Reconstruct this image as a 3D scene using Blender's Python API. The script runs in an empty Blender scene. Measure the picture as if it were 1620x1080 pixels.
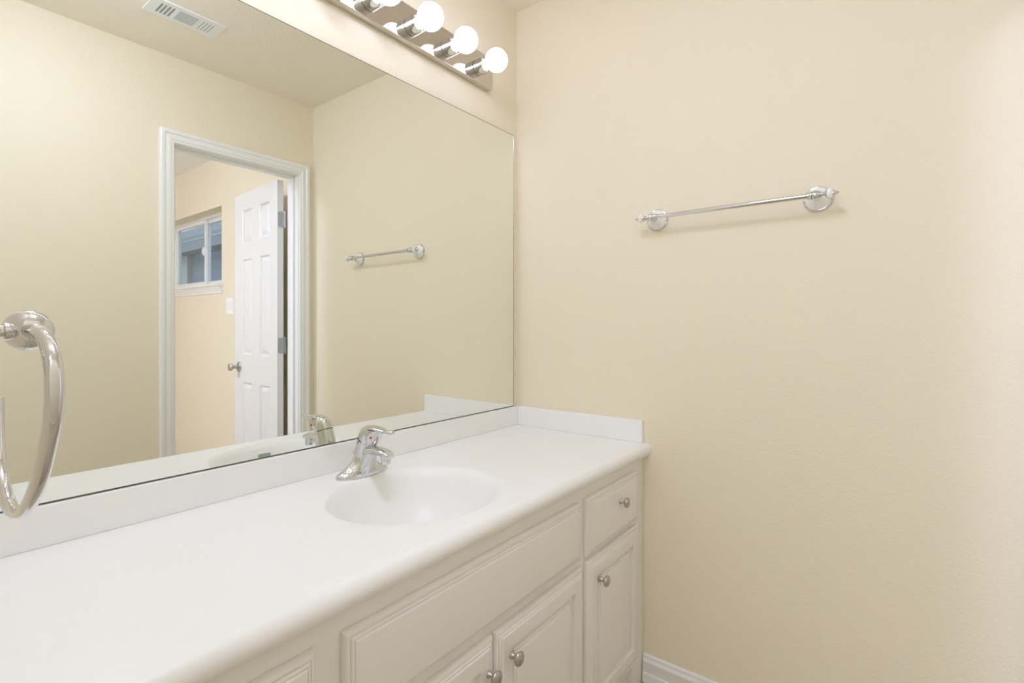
import bpy, bmesh, math
from mathutils import Vector, Matrix
PI = math.pi
sc = bpy.context.scene
COL = sc.collection

# ------------------------------------------------------------------ camera
cam_d = bpy.data.cameras.new('camera')
cam = bpy.data.objects.new('camera', cam_d)
COL.objects.link(cam)
cam.location = (-1.593, -1.198, 1.172)
cam.rotation_euler = (PI/2, 0, -math.atan2(0.7934, 0.6088))
cam_d.sensor_width = 36.0
cam_d.lens = 797.7/1620*36
cam_d.shift_y = -25/1620
cam_d.clip_start = 0.02
sc.camera = cam

# ------------------------------------------------------------------ world, view
w = bpy.data.worlds.new('overcast_sky'); sc.world = w
w.use_nodes = True
bg = w.node_tree.nodes['Background']
bg.inputs['Color'].default_value = (0.72, 0.84, 1.0, 1)
bg.inputs['Strength'].default_value = 1.1
sc.view_settings.view_transform = 'Standard'
sc.view_settings.look = 'None'
sc.view_settings.gamma = 1
sc.view_settings.use_curve_mapping = False
sc.view_settings.exposure = 0.12
sc.cycles.use_denoising = True
sc.cycles.max_bounces = 16
sc.cycles.diffuse_bounces = 10
sc.cycles.glossy_bounces = 8
sc.cycles.sample_clamp_indirect = 6
sc.cycles.blur_glossy = 0.3

BULB = 2.9          # emission of the vanity globes
HALL = 8.0           # emission of the fill globe added in the hall, out of view
BATH = 62.0          # emission of the unseen fill globe added in the far room
CEIL = 20.0          # emission of the fill globe added over the vanity room, above the view

# added fill light in an unseen hall window opening, tinted like daylight
ad = bpy.data.lights.new('hall_fill_light', 'AREA'); ad.shape = 'RECTANGLE'; ad.size = 1.65; ad.size_y = 1.35
ad.energy = 14; ad.color = (0.82, 0.93, 1.0)
ao = bpy.data.objects.new('hall_fill_light', ad); COL.objects.link(ao)
ao.location = (-3.36, -1.15, 1.45); ao.rotation_euler = (0, -PI/2, 0)
ao.rotation_euler = (PI/2, 0, -PI/2)

# ------------------------------------------------------------------ materials
def mat(name, col, rough=0.5, metal=0.0, bump=None, var=0.0, coat=0.0, emit=None, spec=0.5):
    m = bpy.data.materials.new(name); m.use_nodes = True
    nt = m.node_tree; b = nt.nodes['Principled BSDF']
    b.inputs['Base Color'].default_value = (*col, 1)
    b.inputs['Roughness'].default_value = rough
    b.inputs['Metallic'].default_value = metal
    b.inputs['Coat Weight'].default_value = coat
    b.inputs['Specular IOR Level'].default_value = spec
    if emit:
        b.inputs['Emission Color'].default_value = (*emit[0], 1)
        b.inputs['Emission Strength'].default_value = emit[1]
    tc = nt.nodes.new('ShaderNodeTexCoord')
    if bump:
        n = nt.nodes.new('ShaderNodeTexNoise'); n.inputs['Scale'].default_value = bump[0]
        n.inputs['Detail'].default_value = 3
        bp = nt.nodes.new('ShaderNodeBump'); bp.inputs['Strength'].default_value = bump[1]
        bp.inputs['Distance'].default_value = bump[2]
        nt.links.new(tc.outputs['Object'], n.inputs['Vector'])
        if len(bump) > 3:
            r = nt.nodes.new('ShaderNodeValToRGB')
            r.color_ramp.elements[0].position = 0.42; r.color_ramp.elements[1].position = 0.62
            nt.links.new(n.outputs['Fac'], r.inputs['Fac']); nt.links.new(r.outputs['Color'], bp.inputs['Height'])
        else:
            nt.links.new(n.outputs['Fac'], bp.inputs['Height'])
        nt.links.new(bp.outputs['Normal'], b.inputs['Normal'])
    if var:
        n2 = nt.nodes.new('ShaderNodeTexNoise'); n2.inputs['Scale'].default_value = 2.5
        mx = nt.nodes.new('ShaderNodeMix'); mx.data_type = 'RGBA'
        mx.inputs[6].default_value = (*[c*(1-var) for c in col], 1)
        mx.inputs[7].default_value = (*[min(1, c*(1+var)) for c in col], 1)
        nt.links.new(tc.outputs['Object'], n2.inputs['Vector'])
        nt.links.new(n2.outputs['Fac'], mx.inputs[0]); nt.links.new(mx.outputs[2], b.inputs['Base Color'])
    return m

M = {}
M['wall'] = mat('beige_wall_paint', (0.82, 0.752, 0.605), 0.62, bump=(130, 0.22, 0.0012, 1), spec=0.3)
M['ceiling'] = mat('beige_ceiling_paint', (0.85, 0.79, 0.69), 0.7, bump=(95, 0.28, 0.0014, 1), spec=0.2)
M['white_ceiling'] = mat('white_ceiling_paint', (0.90, 0.90, 0.91), 0.7, bump=(95, 0.3, 0.0012, 1))
M['trim'] = mat('white_gloss_trim', (0.83, 0.835, 0.82), 0.28)
M['door'] = mat('white_door_paint', (0.77, 0.77, 0.765), 0.32, bump=(60, 0.05, 0.0005))
M['cabinet'] = mat('off_white_cabinet_paint', (0.82, 0.81, 0.785), 0.20, bump=(14, 0.05, 0.0008))
M['marble'] = mat('cultured_marble', (0.86, 0.87, 0.865), 0.36, var=0.01)
M['mirror'] = mat('silvered_glass', (0.885, 0.91, 0.865), 0.0, 1.0)
M['mirror_edge'] = mat('dark_mirror_edge', (0.10, 0.085, 0.06), 0.4, 0.0, bump=(300, 0.5, 0.001))
M['glass_edge'] = mat('glinting_glass_edge', (0.55, 0.65, 0.62), 0.05, 0.6)
M['chrome'] = mat('chrome', (0.68, 0.69, 0.70), 0.05, 1.0)
M['nickel'] = mat('brushed_nickel', (0.50, 0.48, 0.45), 0.30, 1.0, bump=(400, 0.1, 0.0003))
M['plate'] = mat('polished_nickel_plate', (0.64, 0.61, 0.565), 0.06, 1.0)
M['steel'] = mat('zinc_hinge_metal', (0.42, 0.44, 0.46), 0.3, 1.0)
M['porcelain'] = mat('white_porcelain', (0.86, 0.87, 0.87), 0.12, coat=0.5)
M['bulb'] = mat('lit_white_globe', (0.95, 0.92, 0.88), 0.3, emit=((1.0, 1.10, 1.45), BULB))
M['fill_hall'] = mat('hall_fill_globe', (0.95, 0.95, 0.92), 0.3, emit=((1.0, 1.10, 1.45), HALL))
M['fill_bath'] = mat('far_room_fill_globe', (0.95, 0.95, 0.92), 0.3, emit=((1.0, 1.12, 1.58), BATH))
M['fill_vanity'] = mat('vanity_room_fill_globe', (0.95, 0.95, 0.92), 0.3, emit=((1.0, 1.10, 1.45), CEIL))
M['hall_wall'] = mat('white_hall_paint', (0.80, 0.79, 0.77), 0.6, bump=(130, 0.35, 0.0012, 1), spec=0.3)
M['collar'] = mat('bulb_neck', (0.86, 0.82, 0.76), 0.4)
M['vent'] = mat('white_vent_enamel', (0.80, 0.82, 0.81), 0.35)
M['dark'] = mat('dark_cavity', (0.03, 0.03, 0.03), 0.8)
M['duct'] = mat('grey_duct_metal', (0.30, 0.34, 0.35), 0.6)
M['plastic'] = mat('white_plastic', (0.90, 0.90, 0.91), 0.3)
M['vinyl'] = mat('white_vinyl', (0.82, 0.83, 0.84), 0.35)
M['black'] = mat('black_rubber', (0.02, 0.02, 0.02), 0.4)
M['red'] = mat('red_mark', (0.55, 0.01, 0.02), 0.3)
M['soffit'] = mat('grey_soffit_paint', (0.35, 0.37, 0.40), 0.7)
M['board'] = mat('pale_corner_board', (0.62, 0.60, 0.56), 0.6)
M['ground'] = mat('dry_ground', (0.30, 0.27, 0.20), 0.9, bump=(20, 0.5, 0.01), var=0.2)
M['siding'] = mat('blue_grey_siding', (0.33, 0.38, 0.45), 0.6)

g = bpy.data.materials.new('window_glass'); g.use_nodes = True
nt = g.node_tree; nt.nodes.remove(nt.nodes['Principled BSDF'])
o_ = nt.nodes['Material Output']
tr = nt.nodes.new('ShaderNodeBsdfTransparent'); gl = nt.nodes.new('ShaderNodeBsdfGlossy')
gl.inputs['Roughness'].default_value = 0.0
tr.inputs['Color'].default_value = (0.93, 0.96, 0.97, 1)
fr = nt.nodes.new('ShaderNodeFresnel'); fr.inputs['IOR'].default_value = 1.5
mxs = nt.nodes.new('ShaderNodeMixShader')
geo = nt.nodes.new('ShaderNodeNewGeometry'); inv = nt.nodes.new('ShaderNodeMath'); inv.operation = 'SUBTRACT'; inv.inputs[0].default_value = 1.0
mul = nt.nodes.new('ShaderNodeMath'); mul.operation = 'MULTIPLY'
nt.links.new(geo.outputs['Backfacing'], inv.inputs[1]); nt.links.new(fr.outputs[0], mul.inputs[0]); nt.links.new(inv.outputs[0], mul.inputs[1])
nt.links.new(mul.outputs[0], mxs.inputs[0]); nt.links.new(tr.outputs[0], mxs.inputs[1]); nt.links.new(gl.outputs[0], mxs.inputs[2])
nt.links.new(mxs.outputs[0], o_.inputs['Surface'])
M['glass'] = g

def tile_mat():
    m = mat('beige_floor_tile', (0.55, 0.48, 0.38), 0.35)
    nt = m.node_tree; b = nt.nodes['Principled BSDF']
    tc = nt.nodes.new('ShaderNodeTexCoord'); br = nt.nodes.new('ShaderNodeTexBrick')
    br.offset = 0.0
    br.inputs['Scale'].default_value = 1.0
    br.inputs['Brick Width'].default_value = 0.305; br.inputs['Row Height'].default_value = 0.305
    br.inputs['Mortar Size'].default_value = 0.004
    br.inputs['Color1'].default_value = (0.55, 0.47, 0.36, 1); br.inputs['Color2'].default_value = (0.51, 0.44, 0.34, 1)
    br.inputs['Mortar'].default_value = (0.36, 0.31, 0.25, 1)
    nt.links.new(tc.outputs['Object'], br.inputs['Vector']); nt.links.new(br.outputs['Color'], b.inputs['Base Color'])
    return m
M['floor'] = tile_mat()

# ------------------------------------------------------------------ mesh helpers
def link(name, bm, m, parent=None, smooth=False, bevel=0, seg=2, angle=40):
    bmesh.ops.recalc_face_normals(bm, faces=bm.faces)
    me = bpy.data.meshes.new(name); bm.to_mesh(me); bm.free()
    o = bpy.data.objects.new(name, me); COL.objects.link(o)
    ms = m if isinstance(m, list) else [m]
    for x in ms: me.materials.append(M[x])
    if bevel:
        b = o.modifiers.new('bevel', 'BEVEL'); b.width = bevel; b.segments = seg; b.limit_method = 'ANGLE'
        b.angle_limit = math.radians(35); smooth = True
    if smooth:
        for p in me.polygons: p.use_smooth = True
        try: me.set_sharp_from_angle(angle=math.radians(angle))
        except Exception: pass
    if parent is not None: o.parent = parent; o.matrix_parent_inverse = parent.matrix_world.inverted()
    return o

def tag(o, label, cat, group=None, kind=None):
    if label: o['label'] = label
    if cat: o['category'] = cat
    if group: o['group'] = group
    if kind: o['kind'] = kind
    return o

def thing(name, label, cat, loc, group=None, kind=None):
    o = bpy.data.objects.new(name, None); COL.objects.link(o)
    o.empty_display_size = 0.05
    o.location = loc
    bpy.context.view_layer.update()
    return tag(o, label, cat, group, kind)

def box(bm, x0, x1, y0, y1, z0, z1, mi=0):
    v = [bm.verts.new((x, y, z)) for x in (x0, x1) for y in (y0, y1) for z in (z0, z1)]
    for f in ((0,1,3,2),(4,6,7,5),(0,4,5,1),(2,3,7,6),(0,2,6,4),(1,5,7,3)):
        fc = bm.faces.new([v[i] for i in f]); fc.material_index = mi
    return bm

def boxes(*bs):
    bm = bmesh.new()
    for b in bs: box(bm, *b)
    return bm

def frame_of(axis):
    a = Vector(axis).normalized()
    u = a.orthogonal().normalized(); return a, u, a.cross(u)

def lathe(bm, origin, axis, prof, n=32, mi=0):
    """prof: list of (distance along the axis, radius)"""
    a, u, v = frame_of(axis); o = Vector(origin)
    prev = None
    for s, r in prof:
        if r < 1e-6: ring = [bm.verts.new(o + a*s)]
        else: ring = [bm.verts.new(o + a*s + u*(r*math.cos(2*PI*k/n)) + v*(r*math.sin(2*PI*k/n))) for k in range(n)]
        if prev is not None:
            if len(prev) == 1 and len(ring) > 1:
                for k in range(n): bm.faces.new((prev[0], ring[k], ring[(k+1) % n])).material_index = mi
            elif len(ring) == 1 and len(prev) > 1:
                for k in range(n): bm.faces.new((ring[0], prev[(k+1) % n], prev[k])).material_index = mi
            elif len(ring) > 1:
                for k in range(n): bm.faces.new((prev[k], prev[(k+1) % n], ring[(k+1) % n], ring[k])).material_index = mi
        prev = ring
    return bm

def loft(bm, secs, cap=True, mi=0):
    """secs: list of rings (lists of points), equal counts"""
    rings = [[bm.verts.new(p) for p in s] for s in secs]
    n = len(rings[0])
    for a, b in zip(rings, rings[1:]):
        for k in range(n): bm.faces.new((a[k], a[(k+1) % n], b[(k+1) % n], b[k])).material_index = mi
    if cap:
        for r in (rings[0], rings[-1]):
            c = bm.verts.new(sum((x.co for x in r), Vector())/n)
            for k in range(n): bm.faces.new((c, r[k], r[(k+1) % n])).material_index = mi
    return bm

def tube(bm, pts, rad, n=16, closed_caps=True):
    pts = [Vector(p) for p in pts]
    secs = []; u = None
    for i, p in enumerate(pts):
        t = (pts[min(i+1, len(pts)-1)] - pts[max(i-1, 0)]).normalized()
        u = (u - t*u.dot(t)).normalized() if u is not None else t.orthogonal().normalized()
        v = t.cross(u)
        r = rad[i] if isinstance(rad, (list, tuple)) else rad
        secs.append([p + u*(r*math.cos(2*PI*k/n)) + v*(r*math.sin(2*PI*k/n)) for k in range(n)])
    return loft(bm, secs, closed_caps)

def catmull(P, m=8):
    P = [Vector(p) for p in P]; out = []
    for i in range(len(P)-1):
        p0 = P[max(i-1, 0)]; p1 = P[i]; p2 = P[i+1]; p3 = P[min(i+2, len(P)-1)]
        for k in range(m):
            t = k/m
            out.append(0.5*((2*p1)+(p2-p0)*t+(2*p0-5*p1+4*p2-p3)*t*t+(3*p1-p0-3*p2+p3)*t**3))
    out.append(P[-1]); return out

def extrude_profile(bm, prof, a0, a1, place):
    """prof: closed list of (p,q); place(a,p,q) -> xyz"""
    n = len(prof)
    A = [bm.verts.new(place(a0, *c)) for c in prof]; B = [bm.verts.new(place(a1, *c)) for c in prof]
    for k in range(n): bm.faces.new((A[k], A[(k+1) % n], B[(k+1) % n], B[k]))
    bm.faces.new(A); bm.faces.new(B[::-1])
    return bm

def ring_panel(bm, x0, x1, z0, z1, prof, place, cap=True):
    """mitred rectangle: prof = (inset, depth) from the outside in"""
    prev = None
    for ins, d in prof:
        r = [bm.verts.new(place(x, z, d)) for x, z in ((x0+ins, z0+ins), (x1-ins, z0+ins), (x1-ins, z1-ins), (x0+ins, z1-ins))]
        if prev:
            for k in range(4): bm.faces.new((prev[k], prev[(k+1) % 4], r[(k+1) % 4], r[k]))
        prev = r
    if cap: bm.faces.new(prev)
    return bm

# ------------------------------------------------------------------ sizes of the room
H = 2.409           # ceiling
YB = -1.464         # wall opposite the mirror
YJ = -1.572         # its far face
XL = -1.60          # left wall of the vanity
S = dict(kind='structure')
def struct(name, bm, m, label=None, **k):
    o = link(name, bm, m, **k); o['kind'] = 'structure'
    if label: o['label'] = label
    return o

# floor, ceilings
struct('floor', boxes((-3.4, 2.6-2.43, -4.1, 0.12, -0.10, 0.0)), 'floor', 'beige tiled floor of the bathroom')
struct('ceiling', boxes((-3.4, 0.17, YJ+0.05, 0.12, H, H+0.1)), 'ceiling', 'beige textured ceiling over the vanity')
struct('ceiling', boxes((-3.4, 0.17, -4.1, YJ+0.05, H, H+0.1)), 'white_ceiling', 'pale ceiling of the room beyond the doorway')
# walls
struct('wall_back', boxes((XL-0.12, 0.17, 0.0, 0.12, 0, H)), 'wall', 'beige wall behind the vanity mirror')
struct('wall_right', boxes((0.0, 0.17, YJ, 0.0, 0, H)), 'wall', 'beige wall carrying the towel bar')
struct('wall_left', boxes((XL-0.115, XL, -0.88, 0.0, 0, H)), 'wall', 'beige side wall carrying the towel ring')
DX0, DX1, DZ = -0.713, -0.075, 2.030       # rough opening
struct('wall_front', boxes((-3.3, DX0, YJ, YB, 0, H), (DX1, 0.0, YJ, YB, 0, H), (DX0, DX1, YJ, YB, DZ, H)), 'wall',
       'beige wall with the doorway, opposite the mirror')
# far room: right wall with a window hole, other walls
WY0, WY1, WZ0, WZ1 = -2.718, -3.86, 1.475, 2.045
struct('wall_window', boxes((0.03, 0.17, WY0, YJ, 0, H), (0.03, 0.17, -4.1, WY1, 0, H), (0.03, 0.17, WY1, WY0, 0, WZ0),
       (0.03, 0.17, WY1, WY0, WZ1, H)), 'wall', 'beige wall with the small window beyond the doorway')
struct('wall_far', boxes((-3.4, 0.17, -4.2, -4.1, 0, H)), 'wall', 'beige far wall of the room beyond the doorway')
struct('wall_far_left', boxes((-2.42, -2.30, -4.1, YJ, 0, H)), 'wall', 'beige left wall of the room beyond the doorway')
struct('wall_hall', boxes((-3.42, -3.3, -4.1, -2.0, 0, H), (-3.42, -3.3, -0.3, 0.12, 0, H), (-3.42, -3.3, -2.0, -0.3, 0, 0.75), (-3.42, -3.3, -2.0, -0.3, 2.15, H)), 'hall_wall', 'white wall at the end of the hall')  # window opening added to let the hall fill light in
struct('wall_hall_back', boxes((-3.3, XL-0.12, 0.0, 0.12, 0, H)), 'hall_wall', 'white hall wall beside the vanity')

# baseboards
BP = [(0, 0), (0.014, 0), (0.014, 0.018), (0.0135, 0.030), (0.0105, 0.033), (0.0105, 0.058), (0.0125, 0.064), (0.0125, 0.070),
      (0.008, 0.078), (0.0075, 0.086), (0.004, 0.090), (0, 0.090)]
bm = extrude_profile(bmesh.new(), BP, -0.527, YB, lambda a, p, q: (-p, a, q))
struct('baseboard_right', bm, 'trim', 'white moulded baseboard on the right wall', smooth=True, angle=25)
bm = extrude_profile(bmesh.new(), BP, -0.757, -3.3, lambda a, p, q: (a, YB+p, q))
struct('baseboard_front', bm, 'trim', 'white baseboard on the doorway wall', smooth=True, angle=25)
bm = extrude_profile(bmesh.new(), BP, YJ, -4.1, lambda a, p, q: (0.03-p, a, q))
struct('baseboard_window', bm, 'trim', 'white baseboard under the window', smooth=True, angle=25)

# door casing and jamb (trim)
CP = [(0.0, 0.0), (0.0, 0.010), (0.004, 0.0125), (0.012, 0.0125), (0.015, 0.0155), (0.026, 0.0155), (0.030, 0.012), (0.036, 0.012),
      (0.041, 0.017), (0.052, 0.0175), (0.057, 0.015), (0.057, 0.0)]
def casing(bm, x0, x1, zt, yw, sgn):
    """x0,x1: inner edges; profile runs outward; mitred at the top"""
    rings = []
    for which in range(4):
        ring = []
        for p, d in CP:
            if which == 0: c = (x0-p, yw+sgn*d, 0)
            elif which == 1: c = (x0-p, yw+sgn*d, zt+p)
            elif which == 2: c = (x1+p, yw+sgn*d, zt+p)
            else: c = (x1+p, yw+sgn*d, 0)
            ring.append(bm.verts.new(c))
        rings.append(ring)
    n = len(CP)
    for a, b in zip(rings, rings[1:]):
        for k in range(n): bm.faces.new((a[k], a[(k+1) % n], b[(k+1) % n], b[k]))
    bm.faces.new(rings[0]); bm.faces.new(rings[-1][::-1])
bm = bmesh.new(); casing(bm, -0.699, -0.089, 2.012, YB, 1)
tr1 = struct('trim_1', bm, 'trim', 'white moulded door casing around the doorway', smooth=True, angle=20)
bm = bmesh.new(); casing(bm, -0.699, -0.089, 2.012, YJ, -1)
bmx = bmesh.new()
struct('trim_2', bm, 'trim', 'white door casing on the far side of the doorway', smooth=True, angle=20)
bm = boxes((DX0, -0.694, YJ, YB, 0, 2.026), (-0.094, DX1, YJ, YB, 0, 2.026), (-0.694, -0.094, YJ, YB, 2.007, 2.026),
           (-0.694, -0.682, -1.530, -1.495, 0, 1.995), (-0.106, -0.094, -1.530, -1.495, 0, 1.995), (-0.694, -0.094, -1.530, -1.495, 1.995, 2.007))
struct('trim_3', bm, 'trim', 'white door jamb with stop strips', bevel=0.0015)

# ------------------------------------------------------------------ door leaf (open into the far room)
hx, hy = -0.140, -1.600
ang = math.atan2(0.034, 0.595)          # a little past square
d_s = Vector((math.sin(ang), -math.cos(ang), 0)); d_n = Vector((-math.cos(ang), -math.sin(ang), 0))   # along the door, out of its face
DW, DT = 0.596, 0.035
def dpl(s, z, d): return Vector((hx, hy, 0)) + d_s*s + d_n*d + Vector((0, 0, z))
door = thing('door_1', 'white six panel door standing open beyond the doorway', None, (hx, hy, 0), kind='structure')
bm = bmesh.new()
SX = [0, 0.0976, 0.2341, 0.3421, 0.4795, DW]
SZ = [0.012, 0.235, 0.820, 0.992, 1.586, 1.692, 1.894, 1.998]
PP = [(0, 0), (0.004, -0.003), (0.008, -0.0095), (0.014, -0.0105), (0.034, -0.003), (0.036, -0.002)]
for side in (0, 1):
    for i in range(5):
        for j in range(7):
            pl = (lambda s, z, d: dpl(s, z, d)) if side == 0 else (lambda s, z, d: dpl(s, z, -DT-d))
            if i in (1, 3) and j in (1, 3, 5):
                ring_panel(bm, SX[i], SX[i+1], SZ[j], SZ[j+1], PP, pl)
            else:
                bm.faces.new([bm.verts.new(pl(*c, 0)) for c in ((SX[i], SZ[j]), (SX[i+1], SZ[j]), (SX[i+1], SZ[j+1]), (SX[i], SZ[j+1]))])
for a, b in (((0, .012), (DW, .012)), ((DW, .012), (DW, 1.998)), ((DW, 1.998), (0, 1.998)), ((0, 1.998), (0, .012))):
    bm.faces.new([bm.verts.new(p) for p in (dpl(*a, 0), dpl(*b, 0), dpl(*b, -DT), dpl(*a, -DT))])
bmesh.ops.remove_doubles(bm, verts=bm.verts, dist=1e-5)
link('door_panel', bm, 'door', door)
# hinges
for z0, z1 in ((1.732, 1.821), (1.015, 1.104), (0.20, 0.289)):
    bm = bmesh.new()
    n0 = len(bm.verts)
    def hp(s, d, z): return dpl(s, z, d)
    # leaf on the door edge with rounded corners
    pts = []
    r = 0.012
    for cxx, czz, a0 in ((-0.008, z0+r, PI), (-0.008, z1-r, PI/2)):
        for k in range(5):
            a = a0 + (PI/2)*k/4*(1 if a0 == PI else -1)*1.0
            pts.append((cxx, czz, a))
    leaf = [(-0.003, z0)]
    outline = []
    for k in range(6):
        a = PI + (PI/2)*k/5; outline.append((-0.006-0.0+r*math.cos(a)*1.0, z0+r+r*math.sin(a)))
    # outline in (depth d, height z): door edge runs d from 0 to -DT
    oc = []
    for k in range(6):
        a = PI/2*k/5; oc.append((-0.006-r*(1-math.sin(a))*1.0 + 0.0, z1-r*(1-math.cos(a))))
    poly = [(-DT-0.004, z0), (-DT-0.004, z1)]
    for k in range(6):
        a = PI/2 - PI/2*k/5; poly.append((-0.004-r+r*math.cos(a), z1-r+r*math.sin(a)))
    for k in range(6):
        a = -PI/2*k/5; poly.append((-0.004-r+r*math.cos(a), z0+r+r*math.sin(a)))
    A = [bm.verts.new(dpl(-0.0005, z, d)) for d, z in poly]; B = [bm.verts.new(dpl(-0.003, z, d)) for d, z in poly]
    n = len(poly)
    for k in range(n): bm.faces.new((A[k], A[(k+1) % n], B[(k+1) % n], B[k]))
    bm.faces.new(A); bm.faces.new(B[::-1])
    hg = link('hinge', bm, 'steel', door)
    bm = bmesh.new()
    px, py = -0.098, -1.594
    for k in range(5):
        a = z0 + (z1-z0)*k/5; b = a + (z1-z0)/5 - 0.001
        lathe(bm, (px, py, a), (0, 0, 1), [(0, 0), (0, 0.006), (b-a, 0.006), (b-a, 0)], 16)
    lathe(bm, (px, py, z0-0.004), (0, 0, 1), [(0, 0), (0.001, .005), (z1-z0+0.007, .005), (z1-z0+0.008, 0)], 16)
    link('hinge_knuckle', bm, 'steel', hg, smooth=True)
    bm = bmesh.new()
    for dd, zz in ((-0.014, z0+0.016), (-0.014, z1-0.016), (-0.022, (z0+z1)/2)):
        c = dpl(-0.003, zz, dd); lathe(bm, c, -d_s, [(0, 0.0035), (0.0008, 0.003), (0.001, 0)], 12)
    link('hinge_screw', bm, 'duct', hg, smooth=True)
# door knob, both faces
for sgn, base in ((1, 0.0), (-1, -DT)):
    bm = bmesh.new()
    lathe(bm, dpl(0.532, 0.912, base), d_n*sgn, [(0, 0), (0, 0.032), (0.004, 0.032), (0.009, 0.027), (0.012, 0.014), (0.028, 0.010), (0.034, 0.011),
          (0.040, 0.018), (0.048, 0.0235), (0.056, 0.024), (0.062, 0.019), (0.065, 0.008), (0.065, 0)], 32)
    link('door_knob', bm, 'nickel', door, smooth=True)['label'] = 'satin metal door knob'

# ------------------------------------------------------------------ window of the far room
win = thing('window_1', 'small white sliding window beyond the doorway', None, (0.12, (WY0+WY1)/2, WZ0), kind='structure')
xw = 0.115
f = 0.022
ym = -3.25
link('window_frame', boxes((xw, xw+0.05, WY1, WY0, WZ0, WZ0+f), (xw, xw+0.05, WY1, WY0, WZ1-f, WZ1), (xw, xw+0.05, WY1, WY1+f, WZ0+f, WZ1-f),
     (xw, xw+0.05, WY0-f, WY0, WZ0+f, WZ1-f)), 'vinyl', win, bevel=0.002)
def sash(y0, y1, x0):
    s = 0.030
    z0, z1 = WZ0+f, WZ1-f
    fr_ = link('sash', boxes((x0, x0+0.02, y0, y1, z0, z0+s), (x0, x0+0.02, y0, y1, z1-s, z1), (x0, x0+0.02, y0, y0+s, z0+s, z1-s),
         (x0, x0+0.02, y1-s, y1, z0+s, z1-s)), 'vinyl', win, bevel=0.002)
    link('window_pane', boxes((x0+0.008, x0+0.012, y0+s, y1-s, z0+s, z1-s)), 'glass', fr_)
    return fr_
sa = sash(WY1+f, ym+0.03, xw+0.005)
sash(ym-0.005, WY0-f, xw+0.027)
link('sash_latch', boxes((xw-0.010, xw+0.006, ym+0.004, ym+0.024, 1.735, 1.80), (xw-0.018, xw-0.008, ym+0.008, ym+0.020, 1.75, 1.785)), 'plastic', sa, bevel=0.002)
# stool and apron
bm = extrude_profile(bmesh.new(), [(0.085, 0), (-0.030, 0), (-0.034, 0.004), (-0.034, 0.012), (-0.030, 0.016), (0.085, 0.016)], WY0+0.026, WY1-0.026,
                     lambda a, p, q: (0.03+p if p < 0 else 0.03, a, 1.463+q))
struct('trim_4', bm, 'trim', 'white window stool projecting below the small window', smooth=True, angle=25)
bm = extrude_profile(bmesh.new(), [(0, 0), (0.006, 0), (0.009, 0.004), (0.009, 0.016), (0.013, 0.022), (0.013, 0.030), (0.020, 0.044), (0.024, 0.055), (0, 0.055)],
                     WY0+0.018, WY1-0.018, lambda a, p, q: (0.03-p, a, 1.408+q))
struct('trim_5', bm, 'trim', 'white moulded apron under the window stool', smooth=True, angle=25)
struct('trim_6', boxes((0.03, 0.115, WY1, WY0, WZ0-0.012, WZ0+0.001)), 'trim', 'white inner sill of the small window')

# light switch
t = thing('light_switch', 'white double rocker light switch on the wall beside the open door', 'light switch', (0.03, -2.578, 1.252))
link('switch_plate', boxes((0.0245, 0.03, -2.636, -2.520, 1.254, 1.372)), 'plastic', t, bevel=0.002)
for yc in (-2.602, -2.554):
    bm = bmesh.new()
    ring_panel(bm, yc-0.0165, yc+0.0165, 1.280, 1.346, [(0, 0.0055), (0.0005, 0.0080), (0.003, 0.0070), (0.004, 0.0078)], lambda s, z, d: (0.03-d, s, z))
    link('rocker', bm, 'plastic', t, smooth=True, angle=30)

# ------------------------------------------------------------------ outside the far window
t = thing('neighbouring_house', 'blue grey sided house wall seen through the small window', 'building', (3.5, -8, -0.3))
bm = bmesh.new()
z = -0.3
while z < 2.9:
    extrude_profile(bm, [(0, z), (-0.016, z), (-0.002, z+0.2), (0, z+0.2)], -12.75, 2.0, lambda s, p, q: (3.5+p, s, q)); z += 0.2
box(bm, 3.5, 3.6, -12.75, 2.0, -0.3, 2.9)
link('siding', bm, 'siding', t)
link('corner_board', boxes((3.40, 3.6, -20.0, -12.75, -0.3, 2.9)), 'board', t)
link('soffit', boxes((3.00, 3.6, -20.0, 2.0, 2.9, 2.96), (2.95, 3.00, -20.0, 2.0, 2.84, 3.06)), 'soffit', t)
link('roof', extrude_profile(bmesh.new(), [(2.93, 3.06), (6.5, 4.9), (6.5, 5.0), (2.93, 3.14)], -20.0, 2.0, lambda s, p, q: (p, s, q)), 'soffit', t)
struct('ground', boxes((0.18, 12, -22, 3, -0.4, -0.3)), 'ground', 'dry ground between the houses')

# ------------------------------------------------------------------ ceiling lamps added out of view as fill light
def dome(name, label, x, y, m, r=0.16):
    t = thing(name, label, 'added fill light', (x, y, H))
    link('fill_lamp_base', lathe(bmesh.new(), (x, y, H), (0, 0, -1), [(0, 0), (0, r*1.05), (0.02, r*1.05), (0.025, r), (0.025, 0)], 40), 'porcelain', t, smooth=True)
    prof = [(0.0251+0.10*math.sin(a*PI/20), r*math.cos(a*PI/20)*0.97) for a in range(0, 10)] + [(0.1251, 0)]
    link('fill_lamp_shade', lathe(bmesh.new(), (x, y, H), (0, 0, -1), prof, 40), m, t, smooth=True)
dome('fill_lamp', 'added unseen fill lamp on the hall ceiling left of the vanity', -2.15, -1.20, 'fill_hall')
dome('fill_lamp', 'added unseen fill lamp on the ceiling over the middle of the vanity room', -1.20, -0.72, 'fill_vanity')
dome('fill_lamp', 'added unseen fill lamp on the ceiling of the room beyond the doorway', -1.92, -1.93, 'fill_bath', 0.20)

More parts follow.
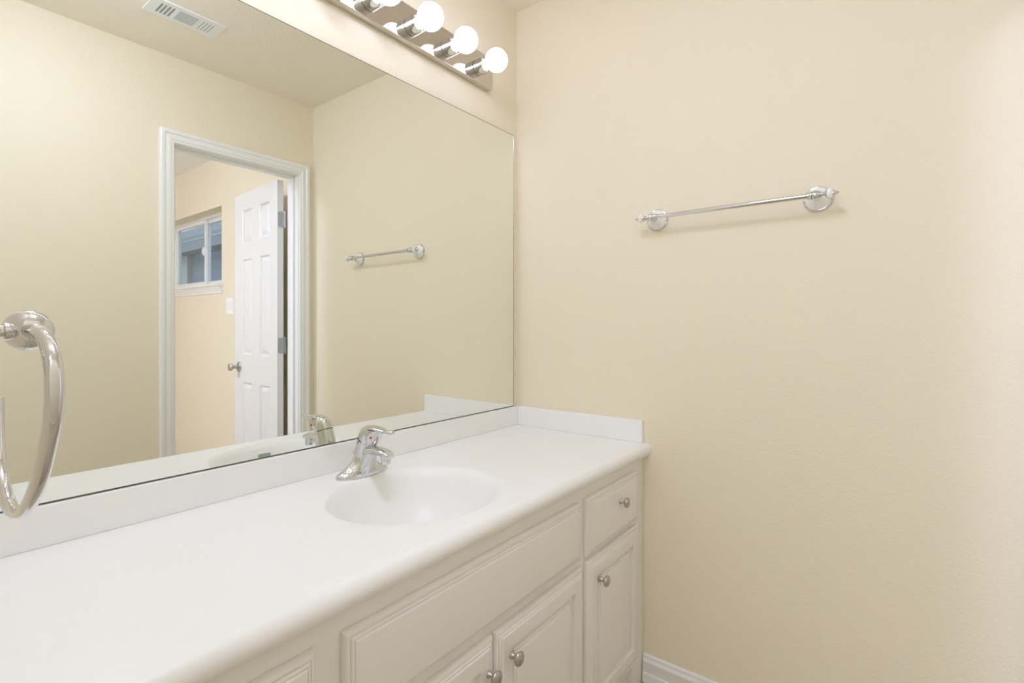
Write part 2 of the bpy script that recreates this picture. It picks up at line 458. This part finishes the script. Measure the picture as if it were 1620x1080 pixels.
# ------------------------------------------------------------------ mirror
MX0, MX1, MZ0, MZ1 = -1.592, -0.0277, 0.8585, 1.9135
t = thing('wall_mirror', 'large frameless mirror above the white vanity backsplash', 'mirror', ((MX0+MX1)/2, 0, MZ0))
MY = -0.0055
e = 0.0016
link('mirror_pane', boxes((MX0+e, MX1-e, MY, -0.0005, MZ0+0.0026, MZ1-e)), 'mirror', t)
link('dark_edge', boxes((MX0, MX1, MY-0.0002, -0.0005, MZ0, MZ0+0.0026), (MX0, MX1, MY-0.0002, -0.0005, MZ1-e, MZ1), (MX0, MX0+e, MY-0.0002, -0.0005, MZ0+e, MZ1-e),
     (MX1-e*0.6, MX1, MY-0.0002, -0.0005, MZ0+e, 1.595)), 'mirror_edge', t)
link('edge_glint', boxes((MX1-e*1.0, MX1+0.0012, MY-0.0003, -0.0005, 1.595, MZ1-e)), 'glass_edge', t)  # paler upper part of the glass edge imitates light refracted there

# ------------------------------------------------------------------ vanity top with integral sink
CT, CBOT = 0.785, 0.741
YF = -0.528
vt = thing('countertop', 'white cultured marble countertop with integral oval sink', 'countertop', (-0.79, -0.28, CBOT))
SCX, SCY, SA, SB = -0.790, -0.300, 0.2055, 0.186
def sink_prof():
    P = [(0.030, 0.0), (0.018, 0.0), (0.012, -0.0002), (0.007, -0.0009), (0.003, -0.0022), (0.0, -0.0040), (-0.004, -0.0072), (-0.009, -0.0125), (-0.014, -0.019)]
    return P
def bowl_pts(th, off, z):
    return Vector((SCX+(SA+off)*math.cos(th), SCY+(SB+off)*math.sin(th), CT+z))
bm = bmesh.new()
x0, x1, y0, y1 = XL, 0.0, YF, 0.0
N = 160
corner = [math.atan2(b-SCY, a-SCX) for a in (x0, x1) for b in (y0, y1)]
ths = sorted([(-PI+2*PI*(k+0.5)/N) for k in range(N)] + corner)
def rect_pt(th):
    c, s = math.cos(th), math.sin(th); ts = []
    if c > 1e-9: ts.append((x1-SCX)/c)
    if c < -1e-9: ts.append((x0-SCX)/c)
    if s > 1e-9: ts.append((y1-SCY)/s)
    if s < -1e-9: ts.append((y0-SCY)/s)
    tt = min(ts); return Vector((SCX+c*tt, SCY+s*tt, CT))
def ell_param(th):
    return math.atan2(math.sin(th)/SB, math.cos(th)/SA)
rings = [[rect_pt(th) for th in ths]]
eps = [ell_param(th) for th in ths]
for off, z in sink_prof():
    rings.append([bowl_pts(e_, off, z) for e_ in eps])
D = 0.150
k0 = 1-0.014/0.195
for i in range(1, 22):
    q = k0*(1-i/21.0)
    if i == 21: q = 0.10
    z = -0.019-(D-0.019)*(1-(q/k0)**3.0)
    rings.append([Vector((SCX+SA*q*math.cos(e_), SCY+SB*q*math.sin(e_), CT+z)) for e_ in eps])
rv = [[bm.verts.new(p) for p in r] for r in rings]
n = len(ths)
for a, b in zip(rv, rv[1:]):
    for k in range(n): bm.faces.new((a[k], a[(k+1) % n], b[(k+1) % n], b[k]))
bm.faces.new(rv[-1])
# rounded nose and underside
R = 0.022
arc = [(YF-R*math.sin(PI*k/14), CT-R+R*math.cos(PI*k/14)) for k in range(15)]
prof = arc + [(-0.50, CBOT)]
for p, q in zip(prof, prof[1:]):
    bm.faces.new([bm.verts.new(c) for c in ((XL, *p), (0.0, *p), (0.0, *q), (XL, *q))])
bmesh.ops.remove_doubles(bm, verts=bm.verts, dist=1e-5)
ct = link('sink_slab', bm, 'marble', vt, smooth=True, angle=50)
link('backsplash', boxes((XL, -0.0002, -0.0145, -0.0002, CT, 0.8578)), 'marble', vt, bevel=0.002, seg=3)
link('side_splash', boxes((-0.0145, -0.0002, -0.527, -0.0145, CT, 0.8578)), 'marble', vt, bevel=0.002, seg=3)
# drain
bm = lathe(bmesh.new(), (SCX, SCY, CT-D+0.0005), (0, 0, 1), [(0, 0.031), (0.003, 0.030), (0.004, 0.024), (0.001, 0.021), (0.001, 0.019), (0.006, 0.018), (0.008, 0.010), (0.008, 0)], 40)
link('drain', bm, 'chrome', vt, smooth=True)
# overflow slot on the front inner wall of the bowl
def bowl_at(px_, zz):
    """point on the front wall of the bowl at x and height"""
    q = k0*((1-(-zz-0.019)/(D-0.019))**(1/3.0))
    yy = SCY-SB*math.sqrt(max(0, q*q-((px_-SCX)/SA)**2))
    return Vector((px_, yy, CT+zz))
bm = bmesh.new()
oc = bowl_at(-0.776, -0.037)
tx = (bowl_at(-0.766, -0.037)-bowl_at(-0.786, -0.037)).normalized()
tz = (bowl_at(-0.776, -0.032)-bowl_at(-0.776, -0.042)).normalized()
nn = tx.cross(tz).normalized()
if nn.y < 0: nn = -nn
out = []
for k in range(24):
    a = 2*PI*k/24
    out.append(((0.015 if math.cos(a) > 0 else -0.015)+0.0055*math.cos(a), 0.0055*math.sin(a)))
v = []
for u_, w_ in out:
    b0 = bowl_at(oc.x+u_*tx.x, min(-0.02, -0.037+w_*0.9))
    v.append(b0+nn*0.0012)
bm.faces.new([bm.verts.new(p) for p in v])
v2 = [bm.verts.new(p-nn*0.004) for p in v]
bm.verts.ensure_lookup_table()
for k in range(24):
    bm.faces.new((bm.verts[k], bm.verts[(k+1) % 24], v2[(k+1) % 24], v2[k]))
link('overflow_slot', bm, 'duct', vt)

# ------------------------------------------------------------------ faucet
FX = -0.784
ft = thing('faucet', 'chrome single lever faucet behind the oval sink', 'faucet', (FX, -0.085, CT))
def sup(cx_, cy_, z_, a, b, n=40, p=2.0, tilt=0.0):
    out = []
    for k in range(n):
        th = 2*PI*k/n; c, s = math.cos(th), math.sin(th)
        X_ = a*math.copysign(abs(c)**(2/p), c); Y_ = b*math.copysign(abs(s)**(2/p), s)
        out.append(Vector((cx_+X_, cy_+Y_*math.cos(tilt), z_+Y_*math.sin(tilt))))
    return out
secs = [sup(FX, -0.084, CT+0.0002, 0.0755, 0.0285, p=2.3), sup(FX, -0.084, CT+0.005, 0.0765, 0.0290, p=2.3), sup(FX, -0.084, CT+0.010, 0.0735, 0.0275, p=2.2),
        sup(FX, -0.084, CT+0.015, 0.064, 0.0255, p=2.1), sup(FX, -0.085, CT+0.020, 0.053, 0.0245), sup(FX, -0.086, CT+0.027, 0.0425, 0.0245),
        sup(FX, -0.087, CT+0.036, 0.033, 0.0245), sup(FX, -0.089, CT+0.047, 0.0265, 0.0240, tilt=0.1), sup(FX, -0.092, CT+0.060, 0.0245, 0.0250, tilt=0.2),
        sup(FX, -0.097, CT+0.075, 0.0235, 0.0250, tilt=0.3), sup(FX, -0.102, CT+0.090, 0.0228, 0.0242, tilt=0.36)]
link('faucet_body', loft(bmesh.new(), secs), 'chrome', ft, smooth=True, angle=60)
ring_pts = [Vector((FX+0.0229*math.cos(a), -0.1026+0.0245*math.sin(a)*math.cos(0.36), CT+0.0914+0.0245*math.sin(a)*math.sin(0.36))) for a in [(-8+196*k/24)*PI/180 for k in range(25)]]
link('joint_ring', tube(bmesh.new(), ring_pts, 0.0009, 8), 'black', ft)
# lever: dome running forward into a tongue
def ysec(y, zc, a, b, n=32, lean=0.0):
    return [Vector((FX+a*math.cos(2*PI*k/n), y+lean*b*math.sin(2*PI*k/n), zc+b*math.sin(2*PI*k/n))) for k in range(n)]
secs = [sup(FX, -0.1022, CT+0.0903, 0.0222, 0.0240, tilt=0.36), sup(FX, -0.1052, CT+0.100, 0.0222, 0.0242, tilt=0.36), sup(FX, -0.110, CT+0.109, 0.0215, 0.0245, tilt=0.33),
        sup(FX, -0.114, CT+0.117, 0.0195, 0.0235, tilt=0.28), sup(FX, -0.118, CT+0.1235, 0.0155, 0.0205, tilt=0.2), sup(FX, -0.121, CT+0.128, 0.010, 0.014, tilt=0.12),
        sup(FX, -0.122, CT+0.130, 0.004, 0.006, tilt=0.05)]
lv = link('lever_handle', loft(bmesh.new(), secs), 'chrome', ft, smooth=True, angle=60)
pts = [(-0.100, 0.119, 0.008, 0.003), (-0.112, 0.1235, 0.0150, 0.006), (-0.128, 0.1255, 0.0175, 0.0065), (-0.145, 0.1255, 0.0165, 0.006), (-0.160, 0.1240, 0.0130, 0.005),
       (-0.174, 0.1220, 0.0090, 0.0042), (-0.186, 0.1213, 0.0070, 0.0042), (-0.196, 0.1220, 0.0080, 0.0052), (-0.204, 0.1228, 0.0085, 0.0055), (-0.208, 0.1232, 0.0050, 0.003)]
link('lever', loft(bmesh.new(), [ysec(y, CT+z, a, b) for y, z, a, b in pts]), 'chrome', lv, smooth=True, angle=70)
# front skirt of the lever head
secs = [sup(FX, -0.119, CT+0.078, 0.012, 0.012, tilt=0.3), sup(FX, -0.124, CT+0.095, 0.0185, 0.021, tilt=0.3), sup(FX, -0.130, CT+0.108, 0.0202, 0.024, tilt=0.2),
        sup(FX, -0.134, CT+0.121, 0.0165, 0.022, tilt=0.05)]
link('handle_skirt', loft(bmesh.new(), secs), 'chrome', lv, smooth=True, angle=60)
c = Vector((FX-0.0180, -0.142, CT+0.104))
link('hot_mark', lathe(bmesh.new(), c, (-0.9, -0.42, 0.05), [(-0.002, 0.0030), (0.0012, 0.0030), (0.0016, 0)], 16), 'red', lv, smooth=True)['label'] = 'small red temperature dot'
# spout
pts = [(-0.090, 0.058, 0.020, 0.016, 0.2), (-0.112, 0.0655, 0.0195, 0.0135, 0.2), (-0.130, 0.0685, 0.0185, 0.0115, 0.1), (-0.150, 0.0700, 0.0178, 0.0100, 0.0),
       (-0.168, 0.0690, 0.0172, 0.0095, -0.1), (-0.182, 0.0660, 0.0165, 0.0095, -0.2), (-0.192, 0.0625, 0.0150, 0.0085, -0.3), (-0.1965, 0.0600, 0.0110, 0.0060, -0.3), (-0.198, 0.0595, 0.004, 0.002, -0.3)]
sp = link('spout', loft(bmesh.new(), [ysec(y, CT+z, a, b, lean=l) for y, z, a, b, l in pts]), 'chrome', ft, smooth=True, angle=70)
link('aerator', lathe(bmesh.new(), (FX, -0.178, CT+0.062), (0, -0.12, -1), [(0, 0.0125), (0.010, 0.0125), (0.012, 0.0118), (0.0125, 0.0122), (0.021, 0.0118), (0.022, 0.0095), (0.018, 0.009), (0.018, 0)], 32), 'chrome', sp, smooth=True)
# brace web under the spout
secs = [sup(FX, -0.122, CT+0.064, 0.0165, 0.030), sup(FX, -0.112, CT+0.052, 0.0175, 0.026), sup(FX, -0.106, CT+0.035, 0.0195, 0.0195), sup(FX, -0.102, CT+0.018, 0.024, 0.0145), sup(FX, -0.100, CT+0.004, 0.030, 0.0120)]
link('body_web', loft(bmesh.new(), secs), 'chrome', ft, smooth=True, angle=60)
link('lift_rod', lathe(bmesh.new(), (FX, -0.0480, CT+0.050), (0, 0, 1), [(-0.045, 0.0020), (0.0, 0.0020), (0.001, 0.0042), (0.004, 0.0055), (0.007, 0.0042), (0.009, 0)], 20), 'chrome', ft, smooth=True)

# ------------------------------------------------------------------ vanity cabinet
FY = -0.524
vc = thing('vanity_cabinet', 'off-white painted vanity cabinet with raised panel doors under the countertop', 'cabinet', (-0.79, FY, 0))
link('carcass', boxes((XL+0.001, -0.004, FY+0.019, -0.004, 0.10, 0.60), (XL+0.001, XL+0.02, FY+0.019, -0.004, 0.60, CBOT), (-0.022, -0.004, FY+0.019, -0.004, 0.60, CBOT), (XL+0.02, -0.022, -0.02, -0.004, 0.60, CBOT)), 'cabinet', vc)
# face frame: rails and stiles
ST = [(XL+0.001, -1.545), (-1.205, -1.130), (-0.440, -0.385), (-0.090, -0.0015)]
FB = boxes(*[(a, b, FY, FY+0.019, 0.0 if k in (0, 3) else 0.085, 0.7408) for k, (a, b) in enumerate(ST)])
for (a, b), (c, d) in zip(ST, ST[1:]):
    for z0, z1 in ((0.690, 0.7408), (0.530, 0.570), (0.085, 0.135)): box(FB, b, c, FY, FY+0.019, z0, z1)
box(FB, -0.81, -0.77, FY, FY+0.019, 0.135, 0.530)
link('face_frame', FB, 'cabinet', vc)
link('toe_kick', boxes((-1.545, -0.090, FY+0.019, FY+0.034, 0.0, 0.0995)), 'cabinet', vc)
def arcp(i0, d0, i1, d1, n=7):
    """quarter ellipse that leaves (i0, d0) steeply and arrives flat at (i1, d1)"""
    return [(i0+(i1-i0)*(1-math.cos(PI/2*k/n)), d0+(d1-d0)*math.sin(PI/2*k/n)) for k in range(n+1)]
EDGE = [(0, 0.0)] + arcp(0, 0.0040, 0.0085, 0.0128) + [(0.0092, 0.0112)] + arcp(0.0095, 0.0112, 0.0145, 0.0156, 6) + [(0.0152, 0.0142)] + arcp(0.0156, 0.0142, 0.0205, 0.0180, 6)
RAISE = [(0.0480, 0.0180), (0.0486, 0.0150), (0.0498, 0.0095), (0.0530, 0.0078), (0.0620, 0.0090)] + arcp(0.0622, 0.0092, 0.0685, 0.0140, 6) + [(0.0692, 0.0128)] + arcp(0.0696, 0.0128, 0.0745, 0.0162, 6)
def front(name, x0, x1, z0, z1, raised):
    bm = bmesh.new()
    ring_panel(bm, x0, x1, z0, z1, EDGE + (RAISE if raised else []), lambda s, z, d: (s, FY-0.0004-d, z))
    bm.faces.new([bm.verts.new((x, FY-0.0004, z)) for x, z in ((x0, z0), (x0, z1), (x1, z1), (x1, z0))])
    bmesh.ops.remove_doubles(bm, verts=bm.verts, dist=1e-6)
    return link(name, bm, 'cabinet', vc, smooth=True, angle=38)
def knob(x, z, par):
    k = lathe(bmesh.new(), (x, FY-0.0184, z), (0, -1, 0), [(0, 0.0078), (0.0015, 0.0080), (0.003, 0.0070), (0.007, 0.0046), (0.012, 0.0044), (0.0150, 0.0075),
              (0.0165, 0.0125), (0.0190, 0.0148), (0.0220, 0.0150), (0.0250, 0.0128), (0.0270, 0.0085), (0.0280, 0.0)], 32)
    kk = link('knob', k, 'nickel', par, smooth=True); kk['label'] = 'satin nickel mushroom knob'; return kk
d = front('drawer', -0.400, -0.072, 0.552, 0.708, False); knob(-0.2094, 0.651, d)
d = front('cabinet_door', -0.400, -0.069, 0.112, 0.537, True); knob(-0.339, 0.4724, d)
front('false_front', -1.144, -0.433, 0.555, 0.707, False)
d = front('cabinet_door', -0.787, -0.4235, 0.112, 0.535, True); knob(-0.7403, 0.470, d)
d = front('cabinet_door', -1.144, -0.7925, 0.112, 0.535, True); knob(-0.8155, 0.470, d)
for a, b in ((0.552, 0.7065), (0.330, 0.537), (0.112, 0.318)):
    d = front('drawer', -1.560, -1.190, a, b, False); knob(-1.375, (a+b)/2+0.01, d)

# ------------------------------------------------------------------ vanity light bar
LX0, LX1, LZ0, LZ1 = -1.400, -0.180, 2.027, 2.140
vl = thing('vanity_light', 'polished nickel light bar with round white bulbs above the mirror', 'light fixture', ((LX0+LX1)/2, 0, 2.084))
link('backplate', boxes((LX0, LX1, -0.0255, -0.0002, LZ0, LZ1)), 'plate', vl, bevel=0.003, seg=3)
bulb_x = [-0.262-0.1525*k for k in range(8)]
for i, bx_ in enumerate(bulb_x):
    c = (bx_, -0.0257, 2.076)
    s = link('lamp_socket', lathe(bmesh.new(), c, (0, -1, 0), [(0, 0), (0, 0.0250), (0.0010, 0.0252), (0.0016, 0.0268), (0.0385, 0.0262), (0.0395, 0.0245), (0.029, 0.024), (0.029, 0)], 40),
             'chrome', vl, smooth=True)
    cy = -0.0257-0.048-0.036
    r = 0.0385
    prof = [(0.030, 0.0), (0.030, 0.0155), (0.042, 0.0158), (0.048, 0.0168)] + [(0.084+r*math.sin(a), r*math.cos(a)) for a in [(-66+6*k)*PI/180 for k in range(27)]]
    prof[-1] = (0.084+r, 0)
    b = link('light_bulb', lathe(bmesh.new(), c, (0, -1, 0), prof, 40), 'bulb', s, smooth=True)

# ------------------------------------------------------------------ towel bar on the right wall
tb = thing('towel_bar', 'chrome towel bar with white porcelain ends on the right wall', 'towel bar', (0, -0.799, 1.515))
BX = -0.056
link('bar', lathe(bmesh.new(), (BX, -0.580, 1.515), (0, -1, 0), [(0, 0), (0, 0.0066), (0.436, 0.0066), (0.436, 0)], 24), 'chrome', tb, smooth=True)
for yc, sg in ((-1.0235, -1), (-0.5745, 1)):
    ro = link('rosette', lathe(bmesh.new(), (-0.0003, yc, 1.515), (-1, 0, 0), [(0, 0), (0, 0.0355), (0.004, 0.0355), (0.0075, 0.0335), (0.0085, 0.0305), (0.0085, 0)], 48), 'chrome', tb, smooth=True)
    link('porcelain_cone', lathe(bmesh.new(), (-0.0088, yc, 1.515), (-1, 0, 0), [(0, 0.0305), (0.002, 0.0300), (0.008, 0.0245), (0.014, 0.0170), (0.019, 0.0115), (0.022, 0.0090), (0.022, 0)], 48), 'porcelain', ro, smooth=True)['label'] = 'white porcelain cone'
    link('bracket', lathe(bmesh.new(), (-0.030, yc, 1.515), (-1, 0, 0), [(0, 0), (0, 0.0085), (0.003, 0.0100), (0.006, 0.0085), (0.008, 0.0060), (0.016, 0.0060), (0.018, 0.011)] +
         [(0.026+0.0125*math.sin(a*PI/12), 0.0125*math.cos(a*PI/12)) for a in range(-3, 6)] + [(0.0385, 0)], 32), 'chrome', tb, smooth=True)
    fn = link('finial', lathe(bmesh.new(), (BX, yc+sg*0.006, 1.515), (0, sg, 0), [(0, 0.011), (0.003, 0.0105), (0.005, 0.0070), (0.008, 0.0085), (0.010, 0.0060), (0.013, 0.0045), (0.015, 0.0055), (0.017, 0.0095), (0.019, 0.0100), (0.0195, 0)], 32), 'chrome', tb, smooth=True)
    link('porcelain_bead', lathe(bmesh.new(), (BX, yc+sg*0.0256, 1.515), (0, sg, 0), [(0, 0), (0, 0.0100), (0.002, 0.0128), (0.005, 0.0146), (0.009, 0.0146), (0.012, 0.0128), (0.0142, 0.0098), (0.0142, 0)], 32), 'porcelain', fn, smooth=True)['label'] = 'white porcelain bead'
    link('finial_tip', lathe(bmesh.new(), (BX, yc+sg*0.0397, 1.515), (0, sg, 0), [(0, 0), (0, 0.0090), (0.002, 0.0090), (0.004, 0.0055), (0.007, 0.0045), (0.010, 0.0040), (0.0135, 0.0015), (0.014, 0)], 32), 'chrome', fn, smooth=True)
    link('bar_collar', lathe(bmesh.new(), (BX, yc-sg*0.008, 1.515), (0, -sg, 0), [(0, 0.0105), (0.004, 0.0105), (0.006, 0.0090), (0.008, 0.0095), (0.010, 0.0090), (0.0105, 0.0070)], 32), 'chrome', tb, smooth=True)

# ------------------------------------------------------------------ towel ring on the left wall
RX = -1.528
tring = thing('towel_ring', 'chrome open towel ring on the left wall beside the mirror', 'towel ring', (XL, -0.770, 1.169))
link('wall_flange', lathe(bmesh.new(), (XL+0.0003, -0.7760, 1.1685), (1, 0, 0), [(0, 0), (0, 0.024), (0.004, 0.0235), (0.008, 0.018), (0.010, 0.007), (0.010, 0)], 40), 'chrome', tring, smooth=True)
link('post', lathe(bmesh.new(), (XL+0.008, -0.7760, 1.1685), (1, 0, 0), [(0, 0.0048), (0.0505, 0.0048), (0.0510, 0.0036), (0.0525, 0.0036), (0.0530, 0.0052), (0.0560, 0.0052), (0.0575, 0.0040), (0.0600, 0.0)], 28), 'chrome', tring, smooth=True)
br_ = 0.0125
link('post_ball', lathe(bmesh.new(), (RX+0.001, -0.7670, 1.169), (1, 0, 0), [(0 if abs(a) == 12 else br_*math.sin(a*PI/24), br_*math.cos(a*PI/24)) if abs(a) < 12 else (br_*math.copysign(1, a), 0) for a in range(-12, 13)], 40), 'chrome', tring, smooth=True)
RP = [(-0.776, 1.1690), (-0.792, 1.1690), (-0.808, 1.1672), (-0.822, 1.1630), (-0.8325, 1.1560), (-0.8385, 1.1465), (-0.8395, 1.1350), (-0.8350, 1.1210), (-0.8250, 1.1065),
      (-0.8060, 1.0850), (-0.7870, 1.0700), (-0.7620, 1.0555), (-0.7350, 1.0480), (-0.7100, 1.0480), (-0.6860, 1.0560), (-0.6700, 1.0700), (-0.6630, 1.0860), (-0.6610, 1.1020), (-0.6612, 1.1185)]
path = catmull([(RX, y, z) for y, z in RP], 6)
bm = tube(bmesh.new(), path, 0.0042, 20)
link('ring', bm, 'chrome', tring, smooth=True, angle=60)

# ------------------------------------------------------------------ ceiling vent
VX0, VX1, VY0, VY1 = -0.912, -0.655, -1.150, -1.022
cv = thing('ceiling_vent', 'white metal air register in the ceiling near the doorway', 'air vent', ((VX0+VX1)/2, (VY0+VY1)/2, H))
zt, zb = H-0.0003, H-0.0048
bm = bmesh.new()
L_, W_ = VX1-VX0, VY1-VY0
# openings: (u0,u1,v0,v1); u along x, v along y away from the doorway wall
openA = (0.13, 0.335, 0.20, 0.78); openB = (0.375, 0.64, 0.20, 0.80); openC = (0.675, 0.895, 0.22, 0.78)
def vb(bm, u0, u1, v0, v1, za, zbb): box(bm, VX0+u0*L_, VX0+u1*L_, VY0+v0*W_, VY0+v1*W_, zbb, za)
us = [0, 0.13, 0.335, 0.375, 0.64, 0.675, 0.895, 1]
for i in range(7):
    if i in (1, 3, 5): vb(bm, us[i], us[i+1], 0, 0.20, zt, zb); vb(bm, us[i], us[i+1], 0.80, 1, zt, zb)
    else: vb(bm, us[i], us[i+1], 0, 1, zt, zb)
link('vent_frame', bm, 'vent', cv)
link('duct_opening', boxes((VX0+0.1*L_, VX0+0.92*L_, VY0+0.15*W_, VY0+0.85*W_, H-0.0040, H-0.0004)), 'duct', cv)
bm = bmesh.new()
for k in range(4): vb(bm, 0.13+0.052*k+0.030, 0.13+0.052*k+0.052, 0.20, 0.80, H-0.0041, zb+0.0003)
for k in range(8): vb(bm, 0.375, 0.64, 0.20+0.0857*k-0.016, 0.20+0.0857*k+0.020, H-0.0041, zb+0.0003)
for k in range(5): vb(bm, 0.675+0.047*k, 0.675+0.047*k+0.034, 0.20, 0.80, H-0.0041, zb+0.0003)
link('louvers', bm, 'vent', cv)
